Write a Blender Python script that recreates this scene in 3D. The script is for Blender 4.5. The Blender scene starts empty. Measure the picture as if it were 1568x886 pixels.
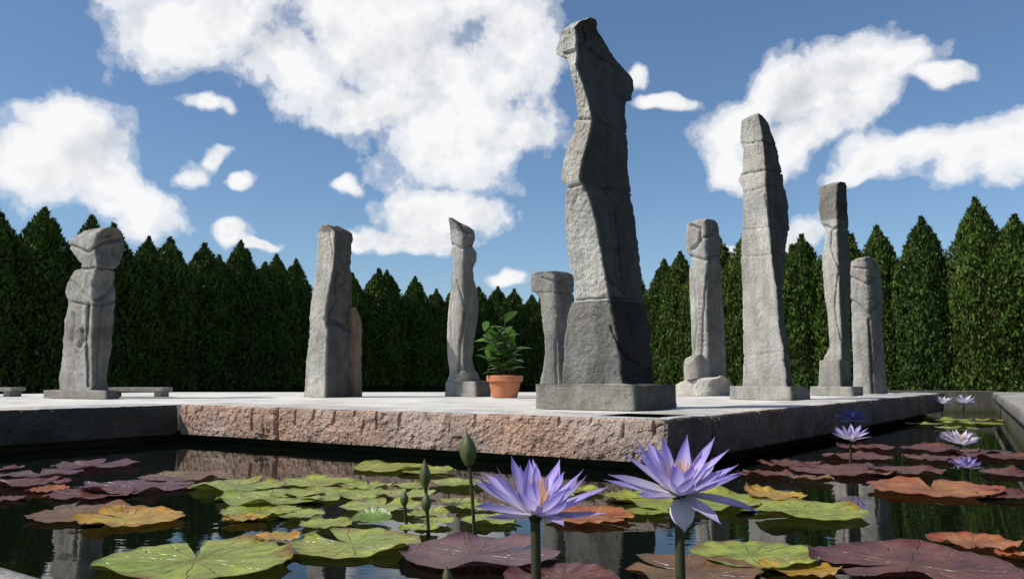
import bpy, math, random
from mathutils import Vector, noise, Matrix
random.seed(7)
F=1271.; CX=784.; CY=443.; HY=575.
PITCH=math.atan((HY-CY)/F); CZ=.54
ct=math.cos(PITCH); st=math.sin(PITCH)
ZT=.305   # platform top, water is z=0
def ray(x,y):
    u=(x-CX)/F; v=(CY-y)/F
    return Vector((u, ct-v*st, st+v*ct))
def onz(x,y,z):
    d=ray(x,y); t=(z-CZ)/d.z
    return Vector((d.x*t,d.y*t,z))
def atD(x,y,D):
    d=ray(x,y); t=D/d.y
    return Vector((d.x*t,D,CZ+d.z*t))
def facets(q,s):
    a=q*s
    d,p=noise.voronoi(a)
    c=p[0]
    return noise.noise_vector(c*3.3).dot(a-c)*1.3+.35*noise.noise(c*5.1)
sc=bpy.context.scene
col=sc.collection

# ---------------------------------------------------------------- helpers
def make_obj(name,verts,faces,mats,cols=None,midx=None,smooth=True,uvs=None,origin=True,parent=None):
    off=Vector((0,0,0))
    if origin and verts:
        xs=[v[0] for v in verts]; ys=[v[1] for v in verts]; zs=[v[2] for v in verts]
        off=Vector(((min(xs)+max(xs))/2,(min(ys)+max(ys))/2,min(zs)))
    me=bpy.data.meshes.new(name)
    me.from_pydata([(v[0]-off.x,v[1]-off.y,v[2]-off.z) for v in verts],[],faces)
    for m in mats: me.materials.append(m)
    if midx: me.polygons.foreach_set('material_index',midx)
    if cols:
        ca=me.color_attributes.new('Col','FLOAT_COLOR','POINT')
        flat=[]
        for c in cols: flat.extend((c[0],c[1],c[2],1.0))
        ca.data.foreach_set('color',flat)
    if uvs:
        ul=me.uv_layers.new(name='UVMap')
        idx=[0]*len(me.loops); me.loops.foreach_get('vertex_index',idx)
        fl=[]
        for i in idx: fl.extend(uvs[i])
        ul.data.foreach_set('uv',fl)
    me.polygons.foreach_set('use_smooth',[smooth]*len(me.polygons))
    me.update()
    ob=bpy.data.objects.new(name,me); ob.location=off
    col.objects.link(ob)
    if parent:
        ob.parent=parent
        ob.matrix_parent_inverse=Matrix.Translation(-parent.location)
    return ob

class NT:
    def __init__(s,nt): s.nt=nt; s.n=nt.nodes; s.l=nt.links
    def node(s,t,**k):
        n=s.n.new(t)
        for a,b in k.items(): setattr(n,a,b)
        return n
    def put(s,sock,v):
        if isinstance(v,bpy.types.NodeSocket): s.l.new(v,sock)
        elif v is not None: sock.default_value=v
    def math(s,op,a,b=None,c=None,clamp=False):
        n=s.node('ShaderNodeMath',operation=op); n.use_clamp=clamp
        s.put(n.inputs[0],a)
        if b is not None: s.put(n.inputs[1],b)
        if c is not None: s.put(n.inputs[2],c)
        return n.outputs[0]
    def noise(s,vec,scale,detail=4,rough=.5,dist=0):
        n=s.node('ShaderNodeTexNoise'); s.put(n.inputs['Vector'],vec)
        n.inputs['Scale'].default_value=scale; n.inputs['Detail'].default_value=detail
        n.inputs['Roughness'].default_value=rough; n.inputs['Distortion'].default_value=dist
        return n
    def ramp(s,fac,stops,interp='LINEAR'):
        n=s.node('ShaderNodeValToRGB'); s.put(n.inputs[0],fac)
        cr=n.color_ramp; cr.interpolation=interp
        while len(cr.elements)<len(stops): cr.elements.new(.5)
        for e,(p,c) in zip(cr.elements,stops):
            e.position=p; e.color=(c[0],c[1],c[2],1) if not isinstance(c,(int,float)) else (c,c,c,1)
        return n.outputs[0]
    def mix(s,bt,fac,a,b):
        n=s.node('ShaderNodeMix',data_type='RGBA',blend_type=bt)
        s.put(n.inputs[0],fac)
        s.put(n.inputs[6],a if isinstance(a,bpy.types.NodeSocket) else (a[0],a[1],a[2],1))
        s.put(n.inputs[7],b if isinstance(b,bpy.types.NodeSocket) else (b[0],b[1],b[2],1))
        return n.outputs[2]
def new_mat(name):
    m=bpy.data.materials.new(name); m.use_nodes=True
    t=NT(m.node_tree)
    return m,t,t.n['Principled BSDF']
def bump(t,b,h,strength,dist=.01,prev=None):
    n=t.node('ShaderNodeBump'); n.inputs['Strength'].default_value=strength
    n.inputs['Distance'].default_value=dist; t.put(n.inputs['Height'],h)
    if prev: t.put(n.inputs['Normal'],prev)
    if b: t.l.new(n.outputs[0],b.inputs['Normal'])
    return n.outputs[0]

def stone_mat(name,rough=.8,bs=.6,attr=True,basecol=(.3,.3,.28),speck=.35,joints=False,algae=False,streak=.6):
    m,t,b=new_mat(name)
    tc=t.node('ShaderNodeTexCoord').outputs['Object']
    if attr: base=t.node('ShaderNodeVertexColor',layer_name='Col').outputs[0]
    else: base=t.mix('MIX',0,basecol,basecol)
    n1=t.noise(tc,2.2,5,.6).outputs[0]
    c=t.mix('MULTIPLY',1,base,t.ramp(n1,[(.3,(.78,.77,.76)),(.7,(1.18,1.16,1.12))]))
    n2=t.noise(tc,120,3,.7).outputs[0]
    c=t.mix('MULTIPLY',speck*1.4,c,t.ramp(n2,[(.35,(.40,.40,.40)),(.65,(1.6,1.6,1.57))]))
    mp=t.node('ShaderNodeMapping'); t.l.new(tc,mp.inputs[0]); mp.inputs['Scale'].default_value=(9,9,.9)
    n3=t.noise(mp.outputs[0],1.3,5,.65).outputs[0]
    c=t.mix('MULTIPLY',streak,c,t.ramp(n3,[(.42,(.58,.52,.45)),(.58,(1.04,1.04,1.04))]))
    if joints:
        br=t.node('ShaderNodeTexBrick'); mp2=t.node('ShaderNodeMapping'); t.l.new(tc,mp2.inputs[0])
        mp2.inputs['Rotation'].default_value=(0,0,math.radians(33)); t.l.new(mp2.outputs[0],br.inputs[0])
        br.inputs['Color1'].default_value=(1,1,1,1); br.inputs['Color2'].default_value=(.92,.91,.90,1)
        br.inputs['Mortar'].default_value=(.45,.44,.42,1); br.inputs['Scale'].default_value=1
        br.inputs['Mortar Size'].default_value=.006; br.inputs['Brick Width'].default_value=1.2; br.inputs['Row Height'].default_value=.8
        c=t.mix('MULTIPLY',1,c,br.outputs[0])
    if algae:
        sep=t.node('ShaderNodeSeparateXYZ'); g=t.node('ShaderNodeNewGeometry'); t.l.new(g.outputs['Position'],sep.inputs[0])
        k=t.ramp(t.math('ADD',sep.outputs[2],t.math('MULTIPLY',n1,.06)),[(.03,.9),(.11,0)])
        c=t.mix('MIX',k,c,(.05,.06,.015))
    t.l.new(c,b.inputs['Base Color']); b.inputs['Roughness'].default_value=rough
    b.inputs['Specular IOR Level'].default_value=.2
    h=t.math('ADD',t.math('MULTIPLY',t.noise(tc,40,7,.78).outputs[0],1.0),t.math('MULTIPLY',n2,.3))
    bump(t,b,h,bs,.02)
    return m
M_STONE=stone_mat('granite_sculpted',bs=.85,streak=.4,speck=.42)
M_PINK=stone_mat('pink_granite_split',bs=.8,algae=True,speck=.5,streak=.2)
M_DECK=stone_mat('deck_flamed_granite',attr=False,basecol=(.66,.65,.62),speck=.25,bs=.2,joints=True,streak=.15)
M_WALL=stone_mat('pond_wall_stone',attr=False,basecol=(.12,.115,.10),algae=True)

# ---------------------------------------------------------------- world / sky with clouds
SUN_AZ=Vector((-.965,-.26)).normalized(); SUN_EL=math.radians(47)
def build_world():
    w=bpy.data.worlds.new('World'); sc.world=w; w.use_nodes=True
    t=NT(w.node_tree); t.n.clear()
    sky=t.node('ShaderNodeTexSky',sky_type='NISHITA'); sky.sun_disc=False
    sky.sun_elevation=SUN_EL; sky.sun_rotation=math.atan2(SUN_AZ.x,SUN_AZ.y)%(2*math.pi)
    sky.air_density=1.0; sky.dust_density=.3; sky.ozone_density=3.0
    q=t
    V=t.node('ShaderNodeTexCoord').outputs['Generated']
    wn=q.noise(V,9,3,.6); sub=q.node('ShaderNodeVectorMath',operation='SUBTRACT'); q.l.new(wn.outputs[1],sub.inputs[0]); sub.inputs[1].default_value=(.5,.5,.5)
    scl=q.node('ShaderNodeVectorMath',operation='SCALE'); q.l.new(sub.outputs[0],scl.inputs[0]); scl.inputs['Scale'].default_value=.085
    add=q.node('ShaderNodeVectorMath',operation='ADD'); q.l.new(V,add.inputs[0]); q.l.new(scl.outputs[0],add.inputs[1])
    s=q.node('ShaderNodeSeparateXYZ'); q.l.new(add.outputs[0],s.inputs[0])
    az=q.math('ARCTAN2',s.outputs[0],s.outputs[1])
    rr=q.math('SQRT',q.math('ADD',q.math('MULTIPLY',s.outputs[0],s.outputs[0]),q.math('MULTIPLY',s.outputs[1],s.outputs[1])))
    el=q.math('ARCTAN2',s.outputs[2],rr)
    cmb=q.node('ShaderNodeCombineXYZ'); q.l.new(az,cmb.inputs[0]); q.l.new(el,cmb.inputs[1])
    E=[(290,30,140,75,0),(430,85,140,65,-18),(600,45,190,100,0),(780,50,85,75,0),(690,190,165,90,-5),(560,160,100,50,0),(800,215,90,55,0),(680,-60,260,90,0),(690,120,140,80,0),
       (40,250,105,60,0),(130,230,85,55,-25),(190,290,90,42,-25),(90,195,55,30,0),
       (1125,215,72,56,0),(1215,150,92,58,18),(1310,100,88,48,10),(1375,85,50,28,0),(1440,112,45,18,-8),(1225,225,75,34,10),(1290,175,70,45,20),
       (1390,230,95,36,8),(1500,225,88,44,8),(1590,200,75,48,0),(1330,265,50,16,10),
       (670,325,76,46,0),(745,335,50,46,0),(650,372,98,24,0),(560,372,38,12,0),
       (315,165,34,17,0),(300,265,34,22,20),(335,243,22,12,20),(365,282,18,13,0),(515,292,30,14,0),(350,368,30,18,0),(395,385,22,10,0),
       (780,425,46,18,0),(1235,360,48,32,0),(1010,165,60,14,-12),(975,120,24,20,0),(1115,385,34,14,0)]
    F0=None
    for (x,y,rx,ry,rot) in E:
        d=ray(x,y).normalized()
        a=math.atan2(d.x,d.y); e=math.asin(d.z)
        mp=q.node('ShaderNodeMapping',vector_type='TEXTURE'); q.l.new(cmb.outputs[0],mp.inputs[0])
        mp.inputs['Location'].default_value=(a,e,0); mp.inputs['Rotation'].default_value=(0,0,math.radians(rot))
        k=1.10
        mp.inputs['Scale'].default_value=(rx/F*k,ry/F*k,1)
        ln=q.node('ShaderNodeVectorMath',operation='LENGTH'); q.l.new(mp.outputs[0],ln.inputs[0])
        f=q.math('SUBTRACT',1,ln.outputs['Value'])
        if F0 is None: F0=f
        else:
            n_=q.node('ShaderNodeMath',operation='SMOOTH_MAX'); q.l.new(F0,n_.inputs[0]); q.l.new(f,n_.inputs[1]); n_.inputs[2].default_value=.22; F0=n_.outputs[0]
    big=q.noise(V,2.6,2,.5).outputs[0]
    side=q.math('MULTIPLY',q.math('SUBTRACT',q.math('ABSOLUTE',az),.85),6,clamp=True)
    oth=q.math('SUBTRACT',q.math('MULTIPLY',q.math('SUBTRACT',big,.60),6),q.math('MULTIPLY',q.math('SUBTRACT',1,side),4))
    oth=q.math('MINIMUM',oth,.8)
    F0=q.math('MAXIMUM',q.math('MAXIMUM',F0,-1.0),oth)
    n=q.noise(V,12,7,.60).outputs[0]
    d0=q.math('ADD',F0,q.math('MULTIPLY',q.math('SUBTRACT',n,.5),2.1))
    mask=t.ramp(d0,[(-.0,0),(.13,.25),(.34,.78),(.62,1)],'EASE')
    a=t.node('ShaderNodeVectorMath',operation='ADD'); t.l.new(V,a.inputs[0]); a.inputs[1].default_value=(-.014,-.006,.026)
    n_off=q.noise(a.outputs[0],12,4,.55).outputs[0]
    rel=t.math('MULTIPLY',t.math('SUBTRACT',n_off,n),3.2)      # >0 : away from the sun side of a puff
    thick=t.math('ADD',t.math('MULTIPLY',t.math('SUBTRACT',d0,.45),.55),rel,clamp=True)
    cc=t.mix('MIX',thick,(.97,.972,.98),(.62,.65,.70))
    skc=t.mix('MULTIPLY',1,sky.outputs[0],(.90,1.0,1.08))
    b1=t.node('ShaderNodeBackground'); t.l.new(skc,b1.inputs[0]); b1.inputs[1].default_value=.105
    b2=t.node('ShaderNodeBackground'); t.l.new(cc,b2.inputs[0]); b2.inputs[1].default_value=.98
    mx=t.node('ShaderNodeMixShader'); t.l.new(mask,mx.inputs[0]); t.l.new(b1.outputs[0],mx.inputs[1]); t.l.new(b2.outputs[0],mx.inputs[2])
    o=t.node('ShaderNodeOutputWorld'); t.l.new(mx.outputs[0],o.inputs[0])
build_world()
sl=bpy.data.lights.new('sun','SUN'); sl.energy=5.0; sl.angle=math.radians(.5); sl.color=(1,.95,.86)
so=bpy.data.objects.new('sun',sl); col.objects.link(so)
sd=Vector((SUN_AZ.x*math.cos(SUN_EL),SUN_AZ.y*math.cos(SUN_EL),math.sin(SUN_EL)))
so.rotation_euler=(-sd).to_track_quat('-Z','Y').to_euler(); so.location=(-10,-4,15)

# ---------------------------------------------------------------- ground, water
def ground():
    m,t,b=new_mat('grass_ground'); tc=t.node('ShaderNodeTexCoord').outputs['Object']
    n=t.noise(tc,1.2,8,.7).outputs[0]; n2=t.noise(tc,60,4,.7).outputs[0]
    c=t.ramp(n,[(.3,(.035,.06,.015)),(.7,(.07,.10,.03))]); c=t.mix('MULTIPLY',.7,c,t.ramp(n2,[(.3,.5),(.7,1.4)]))
    t.l.new(c,b.inputs['Base Color']); b.inputs['Roughness'].default_value=.9; bump(t,b,n2,.8,.04)
    v=[];f=[]
    ticks=[-1500,-400,-100,-40,-20,-10,0,10,20,30,45,100,400,1500]
    for y in ticks:
        for x in ticks: v.append((x,y,-.5))
    k=len(ticks)
    for j in range(k-1):
        for i in range(k-1): a=j*k+i; f.append((a,a+1,a+k+1,a+k))
    make_obj('ground',v,f,[m],origin=False)
ground()
m,t,b=new_mat('pond_water'); tc=t.node('ShaderNodeTexCoord').outputs['Object']
b.inputs['Base Color'].default_value=(.003,.005,.003,1); b.inputs['Roughness'].default_value=.006; b.inputs['IOR'].default_value=1.33
mp=t.node('ShaderNodeMapping'); t.l.new(tc,mp.inputs[0]); mp.inputs['Scale'].default_value=(1,2.2,1)
n=t.noise(mp.outputs[0],3.5,3,.5,.4).outputs[0]; n2=t.noise(mp.outputs[0],16,2,.5).outputs[0]
bump(t,b,t.math('ADD',n,t.math('MULTIPLY',n2,.10)),.045,.02)
M_WATER=m
wp=[(-4.95,3.75),(.5,.25),(7.25,12.6),(5.5,13.4),(4,11),(0,8),(-5.5,8),(-6.5,4)]
make_obj('pond_water',[(x,y,0) for x,y in wp],[list(range(len(wp)))],[M_WATER],origin=False)

# ---------------------------------------------------------------- platform
C=Vector((.854,4.6)); R=Vector((6.0,11.6)); L=Vector((-2.76,6.95)); PB=L+Vector((-.56,-.83))*4.6
POLY=[C,R,Vector((3,12.5)),Vector((-5,12.5)),Vector((-8.8,9.6)),Vector((-8.6,2.2)),PB,L]
def inset(poly,d):
    out=[];n=len(poly)
    for i in range(n):
        p0,p1,p2=poly[i-1],poly[i],poly[(i+1)%n]
        e1=(p1-p0).normalized(); e2=(p2-p1).normalized()
        n1=Vector((-e1.y,e1.x)); n2=Vector((-e2.y,e2.x))
        m=(n1+n2); m=m/max(.2,m.dot(n1)) if m.length>1e-6 else n1
        out.append(p1+m*d)
    return out
def prism(name,poly,z0,z1,mat,parent=None):
    n=len(poly); v=[(p.x,p.y,z0) for p in poly]+[(p.x,p.y,z1) for p in poly]
    f=[[i,(i+1)%n,n+(i+1)%n,n+i] for i in range(n)]+[list(range(n,2*n)),list(range(n-1,-1,-1))]
    return make_obj(name,v,f,[mat],smooth=False,parent=parent,origin=False)
plat=bpy.data.objects.new('stone_platform',None); col.objects.link(plat)
prism('deck',inset(POLY,.12),.085,.300,M_DECK,plat)
prism('foundation',inset(POLY,.20),-.5,.09,M_WALL,plat)
def rough_block(name,p0,p1,nrm,depth,z0,z1,base,drill=.0,amp=.012,step=.016,parent=None,seed=0,mat=None,topc=(.60,.58,.56)):
    """split-faced kerb block: p0->p1 outer edge, nrm outward"""
    p0=Vector((p0[0],p0[1]));p1=Vector((p1[0],p1[1]));nrm=Vector((nrm[0],nrm[1])).normalized()
    ln=(p1-p0).length; d=(p1-p0)/ln; gap=.004; p0=p0+d*gap; ln-=2*gap
    nu=max(3,int(ln/step)); nz=max(3,int((z1-z0)/step)); nt=8
    V=[];Cc=[];Fc=[]
    def P(u,s,z): q=p0+d*u-nrm*s; return Vector((q.x,q.y,z))
    rows=[]
    prof=[(depth,z0),(depth*.5,z0)]+[(0,z0+(z1-z0)*k/nz) for k in range(nz+1)]+[(depth*(k/nt)**1.6,z1) for k in range(1,nt+1)]
    fin=amp>.005
    for (s,z) in prof:
        row=[]
        for i in range(nu+1):
            u=ln*i/nu; p=P(u,s,z); w=max(0,1-s/.10); dk=1
            if w>0:
                q=Vector((p.x,p.y,z*1.0))+Vector((seed*3.1,0,0))
                dd=amp*1.5*noise.noise(q*4)
                if fin: dd+=amp*.6*facets(q,8)+amp*.4*facets(q,21)+amp*.35*noise.noise(q*30)+amp*.3*noise.noise(q*70)
                h=(z-z0)/(z1-z0)
                edge=min(u,ln-u)
                dd-=.018*max(0,1-edge/.02)
                if h>.96: dd-=.006
                dd+=amp*.6*math.sin(h*math.pi)
                if drill>0:
                    ph=((u+seed*.11)/drill)+.12*noise.noise(Vector((round(u/drill)*2.3,seed,4))); k=round(ph); x=(ph-k)*drill
                    rk=noise.noise(Vector((k*3.7,seed,0)))
                    L_=.40+.75*rk; hw=.011
                    if abs(x)<hw and h>1-L_: 
                        kk=min(1,(h-(1-L_))/.12); g_=math.cos(x/hw*math.pi/2)
                        dd=dd*(1-g_*kk)-.015*g_*kk
                p.x+=nrm.x*dd*w; p.y+=nrm.y*dd*w
                if (s>0 or h>.99) and s<depth*.9: p.z-=.004*w*(1+noise.noise(q*12))
            row.append(len(V)); V.append(p)
            f=(.95+.30*noise.noise(Vector(p)*5)+.2*noise.noise(Vector(p)*31))*dk; g=noise.noise(Vector(p)*2.3+Vector((9,0,0)))
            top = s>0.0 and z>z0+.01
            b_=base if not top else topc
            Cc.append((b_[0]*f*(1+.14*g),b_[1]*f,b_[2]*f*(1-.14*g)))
        rows.append(row)
    for a,b_ in zip(rows,rows[1:]):
        for i in range(nu): Fc.append((a[i],a[i+1],b_[i+1],b_[i]))
    Fc.append([r[0] for r in rows][::1]); Fc.append([r[-1] for r in rows][::-1])
    o=make_obj(name,V,Fc,[mat or M_PINK],cols=Cc,parent=parent,origin=False,smooth=not fin)
    return o
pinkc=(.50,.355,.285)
def pt(a,b,k): return a+(b-a)*k
nF=Vector((-.545,-.839))
cuts=[0,.275,1.0]
for i in range(2):
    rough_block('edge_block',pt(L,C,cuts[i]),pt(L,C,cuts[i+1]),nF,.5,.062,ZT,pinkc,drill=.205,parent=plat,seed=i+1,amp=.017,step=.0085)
nR=Vector((.806,-.592))
cr=[0,.07,.27,.45,.65,.82,1.0]
for i in range(6):
    rough_block('edge_block',pt(C,R,cr[i]),pt(C,R,cr[i+1]),nR,.5,.062,ZT,(.16,.12,.10),drill=.24,parent=plat,seed=i+5,amp=.016,step=.013)  # same granite in a darker colour, shade painted into the face turned from sun
nP=Vector((.829,-.56))
cp=[0,.4,1.0]
for i in range(2):
    rough_block('edge_block',pt(PB,L,cp[i]),pt(PB,L,cp[i+1]),nP,.5,.062,ZT-.001,(.085,.08,.07),drill=.0,parent=plat,seed=i+15,step=.025,amp=.014)  # pier face colour darkened to deepen its shade

cop=bpy.data.objects.new('pond_wall',None); col.objects.link(cop)
def quad_prism(name,a,b,off,z0,z1,mat,parent):
    prism(name,[a,b,b+off,a+off] if (b-a).cross(off)>0 else [b,a,a+off,b+off],z0,z1,mat,parent)
a=Vector((.52,.3)); b_=Vector((7.0,12.18)); d=(b_-a).normalized(); nn=Vector((d.y,-d.x))
quad_prism('right_wall',a+nn*.04,b_+nn*.04,nn*.5,-.5,.21,M_WALL,cop)
for i,(k0,k1) in enumerate([(0,.2),(.2,.4),(.4,.6),(.6,.8),(.8,1.0)]):
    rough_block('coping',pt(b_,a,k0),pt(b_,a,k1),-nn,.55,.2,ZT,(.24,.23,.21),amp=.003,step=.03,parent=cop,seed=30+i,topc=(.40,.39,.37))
e=Vector((-.839,.545)); n3=Vector((.545,.839))
q0=Vector((-.617,1.061)); p0=q0-e*1.4; p1=q0+e*5.5
quad_prism('near_wall',p0-n3*.04,p1-n3*.04,-n3*.5,-.5,.21,M_WALL,cop)
for i,(k0,k1) in enumerate([(0,.3),(.3,.6),(.6,1.0)]):
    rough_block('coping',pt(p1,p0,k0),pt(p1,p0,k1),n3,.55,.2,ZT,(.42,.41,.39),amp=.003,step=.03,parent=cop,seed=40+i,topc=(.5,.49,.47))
quad_prism('far_wall',Vector((7.3,12.5)),Vector((5.2,13.2)),Vector((.2,.6)),-.5,ZT,M_WALL,cop)

# ---------------------------------------------------------------- sculptures
def ring_points(Lp,Mp,Rp,Bp,N,rnd):
    segs=[(Lp,Mp,.3),(Mp,Rp,.3),(Rp,Bp,.2),(Bp,Lp,.2)]
    pts=[]
    for a,b,k in segs:
        n=int(N*k)
        for i in range(n): pts.append(a+(b-a)*(i/n))
    n=len(pts); w=int(rnd*n/2)
    if w>0:
        for _ in range(2):
            cs=[Vector((0,0))]
            ext=pts[-w:]+pts+pts[:w]
            s=Vector((0,0))
            for p in ext: s=s+p; cs.append(s)
            pts=[(cs[i+2*w+1]-cs[i])/(2*w+1) for i in range(n)]
    return pts
def add_part(V,Fc,Cc,D,prof,z_bot=None,N=140,rnd=.04,amp=.012,tl=.34,tr=.22,cracks=(),grooves=(),dz=.012,tint=(1,.975,.92),k1=.65,k2=1.3,tzones=(),seed=0,ztop=None,left=.45,rough=1.):
    prof=sorted(prof)
    tl=min(.60,tl*1.42)  # left-face colour lifted to look more sunlit
    zs=[atD(p[1],p[0],D).z for p in prof]
    if z_bot is not None: zs[-1]=z_bot
    if ztop is not None: zs[0]=ztop
    zt=zs[0]; zb=zs[-1]
    nz=max(4,int((zt-zb)/dz))
    rings=[]
    NN=None
    for j in range(nz+1):
        z=zt+(zb-zt)*j/nz
        for k in range(len(zs)-1):
            if zs[k]>=z>=zs[k+1]-1e-6: break
        h=(zs[k]-z)/max(1e-6,zs[k]-zs[k+1]); h=min(1,max(0,h)); 
        xl,xm,xr=[prof[k][i]+(prof[k+1][i]-prof[k][i])*h for i in (1,2,3)]
        ypx=prof[k][0]+(prof[k+1][0]-prof[k][0])*h
        def X(x,dep): return (x-CX)/F*(dep*ct+(z-CZ)*st)
        w1=(xm-xl)/F*D; w2=(xr-xm)/F*D
        dL=D+w1*k1; dR=D+w2*k2
        Lp=Vector((X(xl,dL),dL)); Mp=Vector((X(xm,D),D)); Rp=Vector((X(xr,dR),dR)); Bp=Lp+(Rp-Mp)
        pts=ring_points(Lp,Mp,Rp,Bp,N,rnd)
        mn=min(p.x for p in pts); mx=max(p.x for p in pts)
        s=(Rp.x-Lp.x)/max(1e-5,mx-mn)
        cen=(Lp+Rp+Mp+Bp)/4
        n=len(pts); NN=n; ring=[]
        for i,p in enumerate(pts):
            p=Vector((Lp.x+(p.x-mn)*s,p.y))
            o=(p-cen); r=o.length; o=o/max(r,1e-5)
            q=Vector((p.x,p.y,z))+Vector((seed*7.3,seed*1.7,0))
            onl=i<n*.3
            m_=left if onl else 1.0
            fc=facets(q,7); ff=facets(q,19)
            dd=amp*(.9*noise.noise(q*3)+m_*(.7*noise.noise(q*9)+.9*rough*fc+.55*rough*ff)+.3*noise.noise(q*34)+.22*noise.noise(q*75))
            front=i<int(n*.62)
            for (yc,slope,wid,dep) in cracks:
                zc=atD(CX,yc,D).z+slope*(p.x-cen.x)+.014*noise.noise(Vector((p.x*12,p.y*12,yc)))
                x=abs(z-zc)
                if x<wid: dd-=dep*(1-x/wid)
            if front:
                ax=p.y*ct+(z-CZ)*st; xp=CX+p.x/ax*F; yp=CY-((z-CZ)*ct-p.y*st)/ax*F
                jx=1.5*noise.noise(q*9)
                for (pl,wid,dep) in grooves:
                    best=1e9
                    for a,b in zip(pl,pl[1:]):
                        ex,ey=b[0]-a[0],b[1]-a[1]; tt=((xp-a[0])*ex+(yp-a[1])*ey)/max(1e-6,ex*ex+ey*ey); tt=min(1,max(0,tt))
                        dx=math.hypot(xp+jx-a[0]-ex*tt,yp+jx*.5-a[1]-ey*tt); best=min(best,dx)
                    if best<wid: dd-=dep*(.5+.5*math.cos(best/wid*math.pi))
            dd=max(dd,-r*.6)
            zz=z+ (amp*.6*noise.noise(q*8) if j<3 else 0)
            V.append(Vector((p.x+o.x*dd,p.y+o.y*dd,zz))); ring.append(len(V)-1)
            tt=tl if onl else tr  # painted sun and shade: lighter left faces, darker right ones of rough stone
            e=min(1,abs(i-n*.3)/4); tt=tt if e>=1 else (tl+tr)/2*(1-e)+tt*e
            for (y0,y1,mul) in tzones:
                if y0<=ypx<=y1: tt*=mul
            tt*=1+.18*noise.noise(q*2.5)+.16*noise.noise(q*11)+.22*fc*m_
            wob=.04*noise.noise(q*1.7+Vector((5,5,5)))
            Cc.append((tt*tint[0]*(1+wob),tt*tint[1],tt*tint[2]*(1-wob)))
        rings.append(ring)
    for a,b in zip(rings,rings[1:]):
        for i in range(NN):
            k=(i+1)%NN; Fc.append((a[i],b[i],b[k],a[k]))
    top=rings[0]; c=sum((V[i] for i in top),Vector())/NN
    prev=top
    for kk,fr in enumerate((.66,.33)):
        cur=[]
        for i in top:
            p=c+(V[i]-c)*fr; p.z=V[i].z*fr+c.z*(1-fr)+amp*1.2*noise.noise(p*9)+amp*.4
            V.append(p); cur.append(len(V)-1); Cc.append(tuple(Cc[i]))
        for i in range(NN): k=(i+1)%NN; Fc.append((prev[i],prev[k],cur[k],cur[i]))
        prev=cur
    V.append(c+Vector((0,0,amp*.4))); Cc.append(Cc[top[0]]); ci=len(V)-1
    for i in range(NN): Fc.append((prev[i],prev[(i+1)%NN],ci))
def sculpture(name,parts):
    V=[];Fc=[];Cc=[]
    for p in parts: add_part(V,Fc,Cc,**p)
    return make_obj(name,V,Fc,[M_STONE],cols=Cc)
Z=lambda x,y,D: atD(x,y,D).z

zt=Z(970,589,5.64)
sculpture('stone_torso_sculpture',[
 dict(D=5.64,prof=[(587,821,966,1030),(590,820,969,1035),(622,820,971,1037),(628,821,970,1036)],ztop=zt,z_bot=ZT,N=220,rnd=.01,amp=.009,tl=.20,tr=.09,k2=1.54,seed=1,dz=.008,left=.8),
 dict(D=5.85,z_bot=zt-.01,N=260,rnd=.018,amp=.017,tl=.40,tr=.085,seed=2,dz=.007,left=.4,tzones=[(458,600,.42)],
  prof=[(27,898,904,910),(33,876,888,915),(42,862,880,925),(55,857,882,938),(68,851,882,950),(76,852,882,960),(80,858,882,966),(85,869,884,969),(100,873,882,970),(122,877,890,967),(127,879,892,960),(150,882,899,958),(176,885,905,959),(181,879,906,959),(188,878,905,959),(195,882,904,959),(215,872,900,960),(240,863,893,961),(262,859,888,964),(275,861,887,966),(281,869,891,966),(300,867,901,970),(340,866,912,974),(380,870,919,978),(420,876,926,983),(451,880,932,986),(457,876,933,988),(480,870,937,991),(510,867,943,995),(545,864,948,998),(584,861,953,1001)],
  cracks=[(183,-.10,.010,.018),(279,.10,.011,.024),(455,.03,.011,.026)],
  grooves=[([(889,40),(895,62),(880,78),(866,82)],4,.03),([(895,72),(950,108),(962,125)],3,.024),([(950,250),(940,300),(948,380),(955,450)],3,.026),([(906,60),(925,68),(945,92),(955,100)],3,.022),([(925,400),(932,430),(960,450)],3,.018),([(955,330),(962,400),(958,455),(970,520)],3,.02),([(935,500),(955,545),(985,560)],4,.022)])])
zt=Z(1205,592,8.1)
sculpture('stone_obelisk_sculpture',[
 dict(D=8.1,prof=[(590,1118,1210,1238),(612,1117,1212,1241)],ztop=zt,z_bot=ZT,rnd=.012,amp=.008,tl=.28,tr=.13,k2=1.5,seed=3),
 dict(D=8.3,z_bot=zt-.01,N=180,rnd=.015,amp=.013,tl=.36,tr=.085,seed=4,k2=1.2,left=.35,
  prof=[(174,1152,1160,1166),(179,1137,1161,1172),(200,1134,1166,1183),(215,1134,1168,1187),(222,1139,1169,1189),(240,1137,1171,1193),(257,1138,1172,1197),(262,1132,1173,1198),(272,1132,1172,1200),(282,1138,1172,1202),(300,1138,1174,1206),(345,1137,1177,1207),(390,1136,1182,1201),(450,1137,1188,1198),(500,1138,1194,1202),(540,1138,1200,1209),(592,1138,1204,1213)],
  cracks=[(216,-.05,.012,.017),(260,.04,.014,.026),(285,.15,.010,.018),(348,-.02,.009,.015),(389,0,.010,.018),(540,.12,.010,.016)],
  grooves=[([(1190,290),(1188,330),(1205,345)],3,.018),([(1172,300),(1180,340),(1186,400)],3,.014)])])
zt=Z(150,598,8.5)
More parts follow.
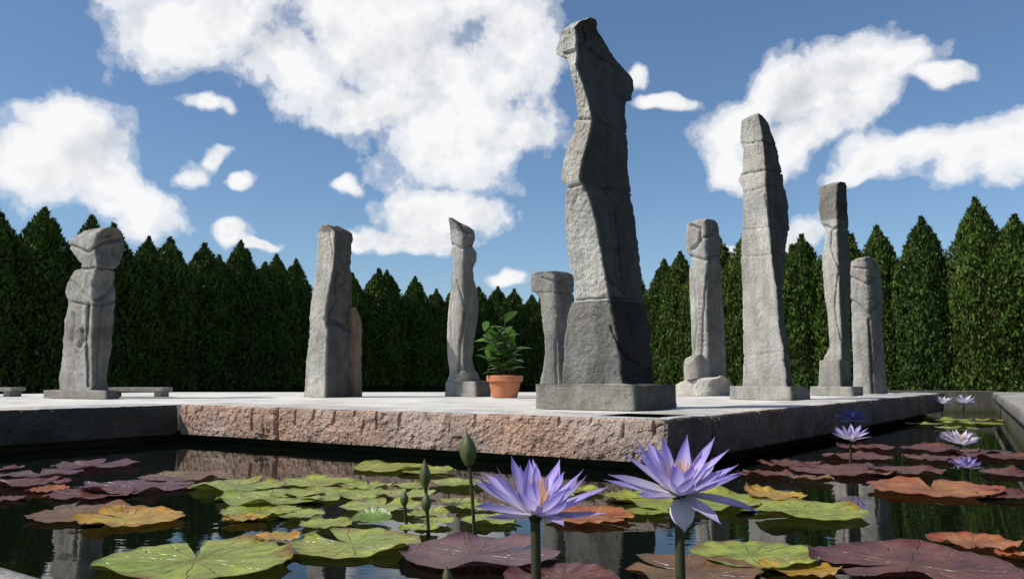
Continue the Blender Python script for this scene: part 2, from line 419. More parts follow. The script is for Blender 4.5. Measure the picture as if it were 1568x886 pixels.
sculpture('stone_torso_sculpture',[
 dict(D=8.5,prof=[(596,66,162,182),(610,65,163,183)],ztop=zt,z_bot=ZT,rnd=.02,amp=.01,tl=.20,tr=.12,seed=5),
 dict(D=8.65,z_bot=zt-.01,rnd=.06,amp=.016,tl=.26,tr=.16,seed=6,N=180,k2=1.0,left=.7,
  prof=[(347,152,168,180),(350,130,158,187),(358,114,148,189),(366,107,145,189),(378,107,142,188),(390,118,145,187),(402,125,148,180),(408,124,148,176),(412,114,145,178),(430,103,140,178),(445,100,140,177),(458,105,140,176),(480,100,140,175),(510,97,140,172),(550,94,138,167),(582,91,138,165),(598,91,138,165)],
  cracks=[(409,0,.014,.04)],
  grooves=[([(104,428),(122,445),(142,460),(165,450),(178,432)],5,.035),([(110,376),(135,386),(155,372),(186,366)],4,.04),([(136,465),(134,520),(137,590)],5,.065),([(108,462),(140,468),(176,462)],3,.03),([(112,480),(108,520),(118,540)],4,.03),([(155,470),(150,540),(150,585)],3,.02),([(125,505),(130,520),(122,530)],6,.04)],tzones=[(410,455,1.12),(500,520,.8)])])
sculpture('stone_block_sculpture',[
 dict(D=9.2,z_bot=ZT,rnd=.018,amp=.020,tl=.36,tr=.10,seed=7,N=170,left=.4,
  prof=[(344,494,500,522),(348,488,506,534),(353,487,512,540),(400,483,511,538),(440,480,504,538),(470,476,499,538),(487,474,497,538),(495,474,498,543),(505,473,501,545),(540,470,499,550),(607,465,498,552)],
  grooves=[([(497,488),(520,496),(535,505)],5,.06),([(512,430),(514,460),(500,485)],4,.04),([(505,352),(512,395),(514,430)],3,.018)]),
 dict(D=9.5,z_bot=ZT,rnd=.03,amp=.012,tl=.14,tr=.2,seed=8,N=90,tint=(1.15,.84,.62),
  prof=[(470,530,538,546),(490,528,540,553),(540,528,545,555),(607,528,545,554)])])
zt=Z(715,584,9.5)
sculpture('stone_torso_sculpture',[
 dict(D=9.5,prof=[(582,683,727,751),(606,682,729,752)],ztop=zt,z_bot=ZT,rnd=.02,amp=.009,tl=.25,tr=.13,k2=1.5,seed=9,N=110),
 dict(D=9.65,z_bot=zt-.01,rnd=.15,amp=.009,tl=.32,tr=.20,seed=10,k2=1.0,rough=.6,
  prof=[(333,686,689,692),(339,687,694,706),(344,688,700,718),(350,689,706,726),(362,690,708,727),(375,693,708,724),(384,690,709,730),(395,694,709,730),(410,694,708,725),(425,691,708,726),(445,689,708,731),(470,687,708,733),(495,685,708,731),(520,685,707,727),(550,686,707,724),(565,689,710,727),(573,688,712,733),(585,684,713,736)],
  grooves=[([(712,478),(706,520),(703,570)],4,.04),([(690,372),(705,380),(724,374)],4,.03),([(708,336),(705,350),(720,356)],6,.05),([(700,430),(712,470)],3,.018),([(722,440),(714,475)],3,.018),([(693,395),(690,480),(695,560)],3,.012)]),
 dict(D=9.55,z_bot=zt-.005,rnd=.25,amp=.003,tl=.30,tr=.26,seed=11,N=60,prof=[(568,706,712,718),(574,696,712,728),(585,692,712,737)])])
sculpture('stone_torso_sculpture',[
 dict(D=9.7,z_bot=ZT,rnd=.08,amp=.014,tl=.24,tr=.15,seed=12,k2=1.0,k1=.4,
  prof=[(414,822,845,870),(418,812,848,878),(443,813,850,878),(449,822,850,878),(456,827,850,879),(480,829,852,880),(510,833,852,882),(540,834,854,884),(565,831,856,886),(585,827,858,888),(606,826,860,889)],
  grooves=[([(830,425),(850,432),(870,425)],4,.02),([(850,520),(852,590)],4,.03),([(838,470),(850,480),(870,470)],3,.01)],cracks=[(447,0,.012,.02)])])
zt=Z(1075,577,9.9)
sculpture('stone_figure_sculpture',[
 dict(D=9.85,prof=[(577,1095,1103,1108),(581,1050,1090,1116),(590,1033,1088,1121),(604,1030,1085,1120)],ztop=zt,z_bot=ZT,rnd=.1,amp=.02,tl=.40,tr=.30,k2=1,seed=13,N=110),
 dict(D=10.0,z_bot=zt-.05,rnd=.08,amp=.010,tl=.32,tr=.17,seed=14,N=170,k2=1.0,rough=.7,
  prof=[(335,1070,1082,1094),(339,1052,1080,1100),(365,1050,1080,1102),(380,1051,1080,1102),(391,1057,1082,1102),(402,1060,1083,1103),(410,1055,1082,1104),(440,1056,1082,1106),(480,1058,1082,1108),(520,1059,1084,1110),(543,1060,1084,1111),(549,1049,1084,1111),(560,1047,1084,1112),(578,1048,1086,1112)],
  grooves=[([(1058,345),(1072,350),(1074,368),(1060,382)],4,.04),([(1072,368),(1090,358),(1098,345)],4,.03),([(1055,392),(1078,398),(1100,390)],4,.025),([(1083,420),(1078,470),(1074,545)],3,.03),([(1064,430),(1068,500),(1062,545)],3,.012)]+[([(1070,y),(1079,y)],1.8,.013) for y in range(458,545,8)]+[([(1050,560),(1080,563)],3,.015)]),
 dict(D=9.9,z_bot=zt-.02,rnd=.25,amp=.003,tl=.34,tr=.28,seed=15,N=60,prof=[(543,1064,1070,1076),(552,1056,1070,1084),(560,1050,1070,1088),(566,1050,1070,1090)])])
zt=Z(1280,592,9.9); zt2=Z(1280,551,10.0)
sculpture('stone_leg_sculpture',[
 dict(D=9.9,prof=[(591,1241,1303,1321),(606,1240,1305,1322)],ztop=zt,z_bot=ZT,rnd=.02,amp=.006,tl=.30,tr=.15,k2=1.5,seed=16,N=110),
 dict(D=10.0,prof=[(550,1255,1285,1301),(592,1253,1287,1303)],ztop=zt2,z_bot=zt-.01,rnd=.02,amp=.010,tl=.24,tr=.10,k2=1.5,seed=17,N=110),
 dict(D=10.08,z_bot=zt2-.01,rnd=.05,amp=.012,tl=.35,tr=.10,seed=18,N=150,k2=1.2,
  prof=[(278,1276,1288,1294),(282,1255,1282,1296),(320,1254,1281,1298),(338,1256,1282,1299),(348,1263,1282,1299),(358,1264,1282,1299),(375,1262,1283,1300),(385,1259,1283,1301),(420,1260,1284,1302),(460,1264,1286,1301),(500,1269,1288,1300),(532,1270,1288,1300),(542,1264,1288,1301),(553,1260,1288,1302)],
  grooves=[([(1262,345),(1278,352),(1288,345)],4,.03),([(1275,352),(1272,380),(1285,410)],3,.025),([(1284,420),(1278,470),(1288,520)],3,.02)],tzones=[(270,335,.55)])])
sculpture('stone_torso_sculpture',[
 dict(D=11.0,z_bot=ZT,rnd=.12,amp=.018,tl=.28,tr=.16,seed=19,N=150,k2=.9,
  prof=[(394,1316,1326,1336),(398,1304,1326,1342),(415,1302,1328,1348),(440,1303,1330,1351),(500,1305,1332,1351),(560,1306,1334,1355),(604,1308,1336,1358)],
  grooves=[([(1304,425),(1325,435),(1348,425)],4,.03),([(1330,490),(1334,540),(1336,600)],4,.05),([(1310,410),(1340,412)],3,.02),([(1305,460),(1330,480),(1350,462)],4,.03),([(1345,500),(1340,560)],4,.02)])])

def bench(x0,x1,D,y0,y1):
    V=[];Fc=[];Cc=[]
    zt=Z(100,y0,D)
    def box(a,b,z0,z1,w):
        a=Vector(a);b=Vector(b)
        i=len(V)
        for z in (z0,z1):
            for (x,y) in ((a.x,a.y),(b.x,b.y),(b.x,b.y+w),(a.x,a.y+w)): V.append(Vector((x,y,z))); Cc.append((.30,.29,.27))
        for f in ((0,1,5,4),(1,2,6,5),(2,3,7,6),(3,0,4,7),(4,5,6,7),(3,2,1,0)): Fc.append([i+k for k in f])
    X=lambda x:(x-CX)/F*D
    box((X(x0),D),(X(x1),D),zt-.045,zt,.30)
    for xx in (x0+4,x1-14): box((X(xx),D+.03),(X(xx+10),D+.03),.3,zt-.045,.24)
    o=make_obj('stone_bench',V,Fc,[M_STONE],cols=Cc,smooth=False)
    md=o.modifiers.new('b','BEVEL'); md.width=.006; md.segments=2
bench(160,252,9.4,593,608); bench(-60,22,9.6,593,608)

# ---------------------------------------------------------------- foliage material
def leaf_mat(name,attr=True,rough=.55,trans=.25,spec=.3):
    m,t,b=new_mat(name)
    c=t.node('ShaderNodeVertexColor',layer_name='Col').outputs[0]
    tc=t.node('ShaderNodeTexCoord').outputs['Object']
    oi=t.node('ShaderNodeObjectInfo')
    c=t.mix('MULTIPLY',1,c,t.ramp(t.noise(tc,3,3,.6).outputs[0],[(.3,(.7,.72,.7)),(.7,(1.25,1.2,1.1))]))
    c=t.mix('MULTIPLY',1,c,t.ramp(oi.outputs['Random'],[(0,(.82,.86,.85)),(1,(1.15,1.08,.95))]))
    t.l.new(c,b.inputs['Base Color']); b.inputs['Roughness'].default_value=rough; b.inputs['Specular IOR Level'].default_value=spec
    tr=t.node('ShaderNodeBsdfTranslucent'); t.l.new(c,tr.inputs[0])
    mx=t.node('ShaderNodeMixShader'); mx.inputs[0].default_value=trans
    o=t.n['Material Output']; t.l.new(b.outputs[0],mx.inputs[1]); t.l.new(tr.outputs[0],mx.inputs[2]); t.l.new(mx.outputs[0],o.inputs[0])
    return m
M_THUJA=leaf_mat('arborvitae_foliage',trans=.05,spec=.12,rough=.7)
mb,t,b=new_mat('bark'); b.inputs['Base Color'].default_value=(.09,.06,.04,1); b.inputs['Roughness'].default_value=.9
tc=t.node('ShaderNodeTexCoord').outputs['Object']; bump(t,b,t.noise(tc,20,5,.7).outputs[0],.7,.02); M_BARK=mb

def thuja_mesh(seed,H=4.75,Rm=.70,n=13000):
    rnd=random.Random(seed); V=[];Fc=[];Cc=[];mi=[]
    def Rr(h):
        if h<.12: r=.85+.15*h/.12
        elif h<.74: r=1-.16*(h-.12)/.62
        else: r=.84*(max(0,1-(h-.74)/.26))**.9
        return r*Rm
    def lump(h,a): return 1+.22*noise.noise(Vector((math.cos(a)*1.6+seed*5,math.sin(a)*1.6,h*6)))+.20*noise.noise(Vector((math.cos(a)*4,math.sin(a)*4+seed,h*18)))
    def tube(a,b,r0,r1,k=6):
        i=len(V); ax=(b-a).normalized(); u=ax.orthogonal().normalized(); w=ax.cross(u)
        for p,r in ((a,r0),(b,r1)):
            for q in range(k):
                g=2*math.pi*q/k; V.append(p+(u*math.cos(g)+w*math.sin(g))*r); Cc.append((.08,.06,.04))
        for q in range(k): Fc.append((i+q,i+(q+1)%k,i+k+(q+1)%k,i+k+q)); mi.append(1)
    tube(Vector((0,0,0)),Vector((0,0,H*.95)),.08,.01)
    for q in range(26):
        h=rnd.uniform(.08,.8); a=rnd.uniform(0,6.28); r=Rr(min(.99,h+.08))*.8
        tube(Vector((0,0,h*H)),Vector((math.cos(a)*r,math.sin(a)*r,(h+.08)*H)),.02,.005,4)
    i0=len(V); nz,na=26,20
    for j in range(nz+1):
        h=j/nz*.96
        for k in range(na):
            a=2*math.pi*k/na; r=Rr(h)*lump(h,a)*.76
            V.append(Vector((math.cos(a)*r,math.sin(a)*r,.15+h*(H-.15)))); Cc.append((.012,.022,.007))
    for j in range(nz):
        for k in range(na): Fc.append((i0+j*na+k,i0+j*na+(k+1)%na,i0+(j+1)*na+(k+1)%na,i0+(j+1)*na+k)); mi.append(0)
    # leaders / upright side tips
    tips=[(rnd.uniform(.70,.90),rnd.uniform(0,6.28)) for _ in range(7)]
    def spray(p,out,s,scale=1.):
        up=(Vector((0,0,1))+out*rnd.uniform(.1,.9)+Vector((rnd.gauss(0,.35),rnd.gauss(0,.35),0))).normalized()
        side=up.cross(out+Vector((rnd.gauss(0,.5),rnd.gauss(0,.5),0))).normalized()
        l=rnd.uniform(.05,.12)*scale; w=rnd.uniform(.016,.036)*scale
        bend=out*rnd.uniform(-.02,.03)
        i=len(V)
        V.extend([p-up*l*.4, p+side*w+bend*.5, p+up*l*.7+bend, p-side*w+bend*.5])
        yl=rnd.random()*.018
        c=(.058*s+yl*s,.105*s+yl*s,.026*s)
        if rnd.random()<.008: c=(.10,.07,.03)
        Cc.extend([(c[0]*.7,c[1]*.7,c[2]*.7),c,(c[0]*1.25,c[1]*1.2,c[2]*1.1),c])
        Fc.append((i,i+1,i+2,i+3)); mi.append(0)
    for (h,a) in tips:
        r=Rr(h)*.8; b=Vector((math.cos(a)*r,math.sin(a)*r,h*H)); out=Vector((math.cos(a),math.sin(a),0)); ln=rnd.uniform(.18,.38)
        for _ in range(120):
            s=rnd.random(); rad=.09*(1-s)**.7+.01; g=rnd.uniform(0,6.28)
            spray(b+Vector((math.cos(g)*rad,math.sin(g)*rad,ln*s)),Vector((math.cos(g),math.sin(g),0)),rnd.uniform(.6,1.1),.8)
    cnt=0
    while cnt<n:
        h=.12+.88*rnd.random(); 
        if rnd.random()>Rr(h)/Rm+.15: continue
        a=rnd.uniform(0,2*math.pi); lp=lump(h,a)
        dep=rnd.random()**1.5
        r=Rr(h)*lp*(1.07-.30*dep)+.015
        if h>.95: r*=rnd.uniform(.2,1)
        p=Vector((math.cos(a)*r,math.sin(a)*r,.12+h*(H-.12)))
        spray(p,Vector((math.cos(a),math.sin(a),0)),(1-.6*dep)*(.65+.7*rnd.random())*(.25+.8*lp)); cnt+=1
    me_o=make_obj('arborvitae_tree',V,Fc,[M_THUJA,M_BARK],cols=Cc,midx=mi,smooth=False,origin=False)
    me=me_o.data; bpy.data.objects.remove(me_o); return me
TM=[thuja_mesh(s) for s in range(5)]
def tree_row(pts,spacing,hscale=1.0,hvar=.07):
    rem=0
    for a,b in zip(pts,pts[1:]):
        a=Vector(a);b=Vector(b);L_=(b-a).length; s=rem
        while s<L_:
            p=a+(b-a)*(s/L_)
            o=bpy.data.objects.new('arborvitae_tree',random.choice(TM)); col.objects.link(o)
            o.location=(p.x+random.uniform(-.15,.15),p.y+random.uniform(-.15,.15),-.5)
            k=hscale*(1+random.uniform(-hvar,hvar*.8)); w=random.uniform(.88,1.12)
            o.scale=(w,w,k); o.rotation_euler=(random.uniform(-.02,.02),random.uniform(-.02,.02),random.uniform(0,6.28))
            s+=spacing*random.uniform(.8,1.25)
        rem=s-L_
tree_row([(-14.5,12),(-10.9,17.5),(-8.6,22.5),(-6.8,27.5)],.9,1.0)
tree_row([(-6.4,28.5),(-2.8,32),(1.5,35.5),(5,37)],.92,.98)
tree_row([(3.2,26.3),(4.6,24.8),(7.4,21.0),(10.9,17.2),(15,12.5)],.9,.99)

# ---------------------------------------------------------------- potted plant
def potted():
    D=9.15; X0=(773-CX)/F*D; par=bpy.data.objects.new('potted_plant',None); par.location=(X0,D,ZT); col.objects.link(par)
    m,t,b=new_mat('terracotta'); tc=t.node('ShaderNodeTexCoord').outputs['Object']
    t.l.new(t.ramp(t.noise(tc,9,6,.7).outputs[0],[(.3,(.40,.13,.055)),(.7,(.52,.20,.10))]),b.inputs['Base Color']); b.inputs['Roughness'].default_value=.8
    prof=[(0,0),(.135,0),(.14,.01),(.175,.165),(.172,.17),(.196,.172),(.2,.18),(.2,.232),(.19,.24),(.175,.235),(.17,.2),(0,.2)]
    V=[];Fc=[];n=36
    for r,z in prof:
        for k in range(n): a=2*math.pi*k/n; V.append(Vector((X0+r*math.cos(a),D+r*math.sin(a),ZT+z)))
    for j in range(len(prof)-1):
        for k in range(n): Fc.append((j*n+k,j*n+(k+1)%n,(j+1)*n+(k+1)%n,(j+1)*n+k))
    make_obj('terracotta_pot',V,Fc,[m],parent=par,smooth=False)
    lm=leaf_mat('broadleaf_foliage',rough=.35,trans=.3,spec=.5)
    V=[];Fc=[];Cc=[];mi=[]; rnd=random.Random(3)
    def tube(a,b,r0,r1,k=6):
        i=len(V); ax=(b-a).normalized(); u=ax.orthogonal().normalized(); w=ax.cross(u)
        for p,r in ((a,r0),(b,r1)):
            for q in range(k):
                g=2*math.pi*q/k; V.append(p+(u*math.cos(g)+w*math.sin(g))*r); Cc.append((.08,.1,.03))
        for q in range(k): Fc.append((i+q,i+(q+1)%k,i+k+(q+1)%k,i+k+q)); mi.append(1)
    def leaf(p,dir,l,w,c):
        dir=dir.normalized(); side=dir.cross(Vector((0,0,1)))
        side=(side if side.length>.05 else Vector((1,0,0))).normalized(); up=side.cross(dir); side=(side+up*rnd.uniform(-.5,.5)).normalized()
        i=len(V); K=6
        for j in range(K+1):
            s=j/K; ww=w*math.sin(math.pi*min(1,s*.93+.05))**.8; q=p+dir*l*s-Vector((0,0,1))*l*.30*s*s
            for e in (-1,0,1):
                V.append(q+side*ww*e+up*(.15*ww*abs(e))); f=.9+.2*rnd.random(); Cc.append((c[0]*f,c[1]*f*(1 if e else 1.35),c[2]*f))
        for j in range(K):
            for e in (0,1): a=i+j*3+e; Fc.append((a,a+1,a+4,a+3)); mi.append(0)
    base=Vector((X0,D,ZT+.2))
    for q in range(11):
        a=rnd.uniform(0,6.28); h=rnd.uniform(.22,.55) if q else .62; sp=rnd.uniform(.08,.25) if q else .02
        tip=base+Vector((math.cos(a)*sp,math.sin(a)*sp,h)); tube(base+Vector((math.cos(a)*.03,math.sin(a)*.03,0)),tip,.008,.004)
        for k in range(8):
            s=.25+.75*k/7; p=base+(tip-base)*s; g=k*2.4+a
            el=rnd.uniform(.2,.9)+(.9 if s>.9 else 0)
            d=Vector((math.cos(g),math.sin(g),el)); br=rnd.uniform(.6,1.25)
            leaf(p,d,rnd.uniform(.16,.26),rnd.uniform(.036,.055),(.11*br,.21*br,.045*br))
    for q in range(5):
        p=base+Vector((rnd.uniform(-.1,.1),rnd.uniform(-.15,0),rnd.uniform(.08,.3)))
        leaf(p,Vector((rnd.uniform(-1,1),-.4,.2)),.05,.015,(.5,.12,.03))
    make_obj('foliage',V,Fc,[lm,M_BARK],cols=Cc,midx=mi,parent=par)
potted()

# ---------------------------------------------------------------- lily pads
def pad_mat():
    m,t,b=new_mat('lily_pad'); 
    c=t.node('ShaderNodeVertexColor',layer_name='Col').outputs[0]
    uv=t.node('ShaderNodeUVMap'); s=t.node('ShaderNodeSeparateXYZ'); t.l.new(uv.outputs[0],s.inputs[0])
    x=t.math('SUBTRACT',s.outputs[0],.5); y=t.math('SUBTRACT',s.outputs[1],.5)
    a=t.math('ARCTAN2',y,x); r=t.math('MULTIPLY',t.math('SQRT',t.math('ADD',t.math('MULTIPLY',x,x),t.math('MULTIPLY',y,y))),2)
    tc=t.node('ShaderNodeTexCoord').outputs['Object']
    wob=t.math('MULTIPLY',t.noise(tc,14,2,.5).outputs[0],.28)
    v=t.math('ABSOLUTE',t.math('SINE',t.math('MULTIPLY',t.math('ADD',a,wob),8)))
    line=t.math('SUBTRACT',1,t.math('DIVIDE',v,t.math('ADD',.09,t.math('MULTIPLY',t.math('SUBTRACT',1,r),.3))),clamp=True)
    oi=t.node('ShaderNodeObjectInfo')
    cv=t.mix('MIX',t.math('MULTIPLY',line,.40),c,(.46,.42,.15))
    ad=t.node('ShaderNodeVectorMath',operation='ADD'); t.l.new(tc,ad.inputs[0]); 
    cm=t.node('ShaderNodeCombineXYZ'); t.l.new(t.math('MULTIPLY',oi.outputs['Random'],40),cm.inputs[0]); t.l.new(cm.outputs[0],ad.inputs[1])
    n=t.noise(ad.outputs[0],11,6,.65).outputs[0]
    cv=t.mix('MULTIPLY',1,cv,t.ramp(n,[(.3,(.50,.45,.45)),(.62,(1.2,1.2,1.1))]))
    n2=t.noise(ad.outputs[0],38,4,.6).outputs[0]
    cv=t.mix('MIX',t.ramp(n2,[(.60,0),(.68,.65)]),cv,(.09,.04,.025))
    t.l.new(cv,b.inputs['Base Color']); b.inputs['Roughness'].default_value=.30; b.inputs['Specular IOR Level'].default_value=.5
    bump(t,b,t.math('ADD',t.math('MULTIPLY',line,-.9),t.math('MULTIPLY',n,1.8)),.75,.009)
    tr=t.node('ShaderNodeBsdfTranslucent'); t.l.new(cv,tr.inputs[0]); mx=t.node('ShaderNodeMixShader'); mx.inputs[0].default_value=.12
    o=t.n['Material Output']; t.l.new(b.outputs[0],mx.inputs[1]); t.l.new(tr.outputs[0],mx.inputs[2]); t.l.new(mx.outputs[0],o.inputs[0])
    return m
M_PAD=pad_mat()
PC={'g':((.24,.34,.04),(.36,.37,.06)),'G':((.14,.26,.05),(.2,.3,.06)),'y':((.50,.38,.04),(.5,.22,.04)),'o':((.34,.06,.03),(.44,.19,.05)),
    'm':((.12,.04,.04),(.18,.06,.045)),'p':((.13,.06,.085),(.16,.075,.07)),'b':((.17,.075,.045),(.22,.13,.05))}
def pad(x,y,w,kind,tilt=0,ta=0,fold=0,lift=0):
    rnd=random.Random(int(x*7+y*13)); c=onz(x,y,.006); Rr=w/2*c.y/F
    c1,c2=PC[kind]; na,nr=84,11; a0=rnd.uniform(0,6.28); gap=rnd.uniform(.05,.16)
    V=[];Cc=[];uv=[];Fc=[]; z0=.005+rnd.random()*.008+lift
    scal=rnd.choice([0,.008,.018]); sd=rnd.random()*50
    wav=.016 if kind in 'oym' else .009
    for j in range(nr+1):
        r=j/nr
        for k in range(na+1):
            f=k/na; g=a0+gap*min(1,r*1.2)+f*(2*math.pi-2*gap*min(1,r*1.2))
            edge=1+.12*noise.noise(Vector((math.cos(g)*1.5+sd,math.sin(g)*1.5,0)))+scal*math.sin(g*17+sd)*r+.04*r*noise.noise(Vector((math.cos(g)*6,math.sin(g)*6,sd)))
            rr=Rr*r*edge
            if f<.05 or f>.95:
                q=min(f,1-f)/.05; rr*=1-.12*(1-q)**2*r
            px,py=math.cos(g)*rr,math.sin(g)*rr
            rim=max(0,noise.noise(Vector((math.cos(g)*1.8,math.sin(g)*1.8,sd))))
            zz=z0+wav*r*abs(noise.noise(Vector((px*12+sd,py*12,0))))+.14*wav*math.sin(g*16+sd)*r*r+r**6*(.004+.045*rim*(Rr/.25))
            if tilt:
                d=(px*math.cos(ta)+py*math.sin(ta))/Rr
                zz+=tilt*Rr*max(0,d-.05)**1.4*(1+.5*noise.noise(Vector((px*14,py*14,sd))))
                if fold: px-=math.cos(ta)*Rr*fold*max(0,d-.3)**2; py-=math.sin(ta)*Rr*fold*max(0,d-.3)**2
            V.append(Vector((c.x+px,c.y+py,zz)))
            m=.5+.8*noise.noise(Vector((px*3/Rr*.5+sd,py*3/Rr*.5,3))); m=min(1,max(0,m)); 
            b_=.85+.15*r
            dk=.6 if (r>.96) else 1
            cc=[(c1[i]*(1-m)+c2[i]*m)*b_*dk for i in range(3)]
            if kind in 'gb' and r>.75:
                h=max(0,noise.noise(Vector((math.cos(g)*2,math.sin(g)*2,sd+4))))*(r-.75)*7
                h=min(1,h); cc=[cc[0]*(1-h)+.22*h,cc[1]*(1-h)+.09*h,cc[2]*(1-h)+.03*h]
            Cc.append(cc); uv.append((.5+.5*r*math.cos(g),.5+.5*r*math.sin(g)))
    for j in range(nr):
        for k in range(na):
            a=j*(na+1)+k; Fc.append((a,a+na+1,a+na+2,a+1))
    make_obj('water_lily_pad',V,Fc,[M_PAD],cols=Cc,uvs=uv,origin=True)
PADS=[(300,860,280,'g'),(540,834,205,'g'),(732,850,240,'p'),(862,886,170,'m'),(1062,876,205,'b'),(1150,850,190,'g'),(1225,872,110,'y'),(1395,866,290,'m'),
 (1490,834,120,'o',.06,1.2),(1562,852,70,'o'),(1225,784,185,'g'),(1050,768,220,'g'),(903,792,135,'o',.06,2.0),(1428,751,180,'o',.05,1.3),(1185,762,100,'y',.25,2.5,.3),
 (485,739,115,'g'),(600,716,120,'g'),(655,722,85,'g'),(705,741,95,'g'),(520,757,150,'g'),(585,777,120,'g'),(415,764,160,'g'),(398,783,120,'g'),(376,796,66,'y'),
 (365,744,140,'g'),(285,731,130,'b'),(148,713,122,'p'),(215,746,165,'p'),(140,757,120,'m'),(62,728,110,'p'),(45,741,110,'m'),(8,719,50,'m'),(5,765,60,'m'),
 (122,789,140,'b',.08,1.),(200,795,150,'y',.16,2.6,.3),(75,751,60,'o'),(422,826,78,'y'),(455,790,80,'g'),(498,803,80,'g'),(655,787,70,'g'),(665,800,60,'g'),(565,797,66,'G',.5,1.2,.4),
 (752,797,90,'g'),(735,778,70,'g'),(890,752,70,'g'),(850,760,60,'g'),(630,745,60,'g'),(455,757,80,'g'),(560,745,80,'g'),(620,758,90,'g'),(990,785,70,'g'),
 (1290,722,150,'m'),(1385,722,110,'m'),(1205,711,90,'m'),(1310,700,100,'m'),(1330,686,90,'m'),(1240,734,70,'b'),(1170,727,80,'m'),(1440,688,110,'m'),(1500,692,90,'p'),(1530,700,100,'m'),(1552,726,90,'m'),(1425,703,80,'m'),
 (1405,641,60,'y'),(1450,643,70,'g'),(1490,648,80,'g'),(1525,644,60,'g'),(1465,656,60,'g'),(1420,650,60,'g'),(1300,672,60,'m'),(1540,760,80,'m'),(820,745,50,'g'),(1000,748,60,'g'),(960,760,70,'g'),(640,812,60,'g'),(700,770,60,'g')]
for p in PADS: pad(*p)

# ---------------------------------------------------------------- water lilies
def petal_mat():
    m,t,b=new_mat('lily_petal'); c=t.node('ShaderNodeVertexColor',layer_name='Col').outputs[0]
    b.inputs['Roughness'].default_value=.45
    uv=t.node('ShaderNodeUVMap'); s=t.node('ShaderNodeSeparateXYZ'); t.l.new(uv.outputs[0],s.inputs[0])
    st_=t.math('SINE',t.math('MULTIPLY',s.outputs[0],55))
    c=t.mix('MULTIPLY',.6,c,t.ramp(t.math('MULTIPLY_ADD',st_,.5,.5),[(0,(.78,.74,.92)),(1,(1.05,1.05,1.05))]))
    t.l.new(c,b.inputs['Base Color'])
    bump(t,b,st_,.2,.002)
    tr=t.node('ShaderNodeBsdfTranslucent'); t.l.new(c,tr.inputs[0]); mx=t.node('ShaderNodeMixShader'); mx.inputs[0].default_value=.45
    o=t.n['Material Output']; t.l.new(b.outputs[0],mx.inputs[1]); t.l.new(tr.outputs[0],mx.inputs[2]); t.l.new(mx.outputs[0],o.inputs[0])
    return m
M_PETAL=petal_mat()
def stem_mat(name,c1,c2):
    m,t,b=new_mat(name); tc=t.node('ShaderNodeTexCoord').outputs['Object']
    t.l.new(t.ramp(t.noise(tc,30,4,.6).outputs[0],[(.3,c1),(.7,c2)]),b.inputs['Base Color']); b.inputs['Roughness'].default_value=.4; return m
M_STEMR=stem_mat('stem_reddish',(.34,.10,.03),(.46,.19,.06)); M_STEMG=stem_mat('stem_green',(.11,.08,.025),(.17,.13,.04))
def curve_tube(V,Fc,Cc,uv,mi,pts,r0,r1,idx,k=10,c=(.1,.1,.05)):
    n=len(pts); base=len(V)
    for j,p in enumerate(pts):
        ax=(pts[min(n-1,j+1)]-pts[max(0,j-1)]).normalized(); u=Vector((0,1,0)).cross(ax).normalized(); w=ax.cross(u); r=r0+(r1-r0)*j/(n-1)
        for q in range(k):
            g=2*math.pi*q/k; V.append(p+(u*math.cos(g)+w*math.sin(g))*r); Cc.append(c); uv.append((.5,.5))
    for j in range(n-1):
        for q in range(k): Fc.append((base+j*k+q,base+j*k+(q+1)%k,base+(j+1)*k+(q+1)%k,base+(j+1)*k+q)); mi.append(idx)
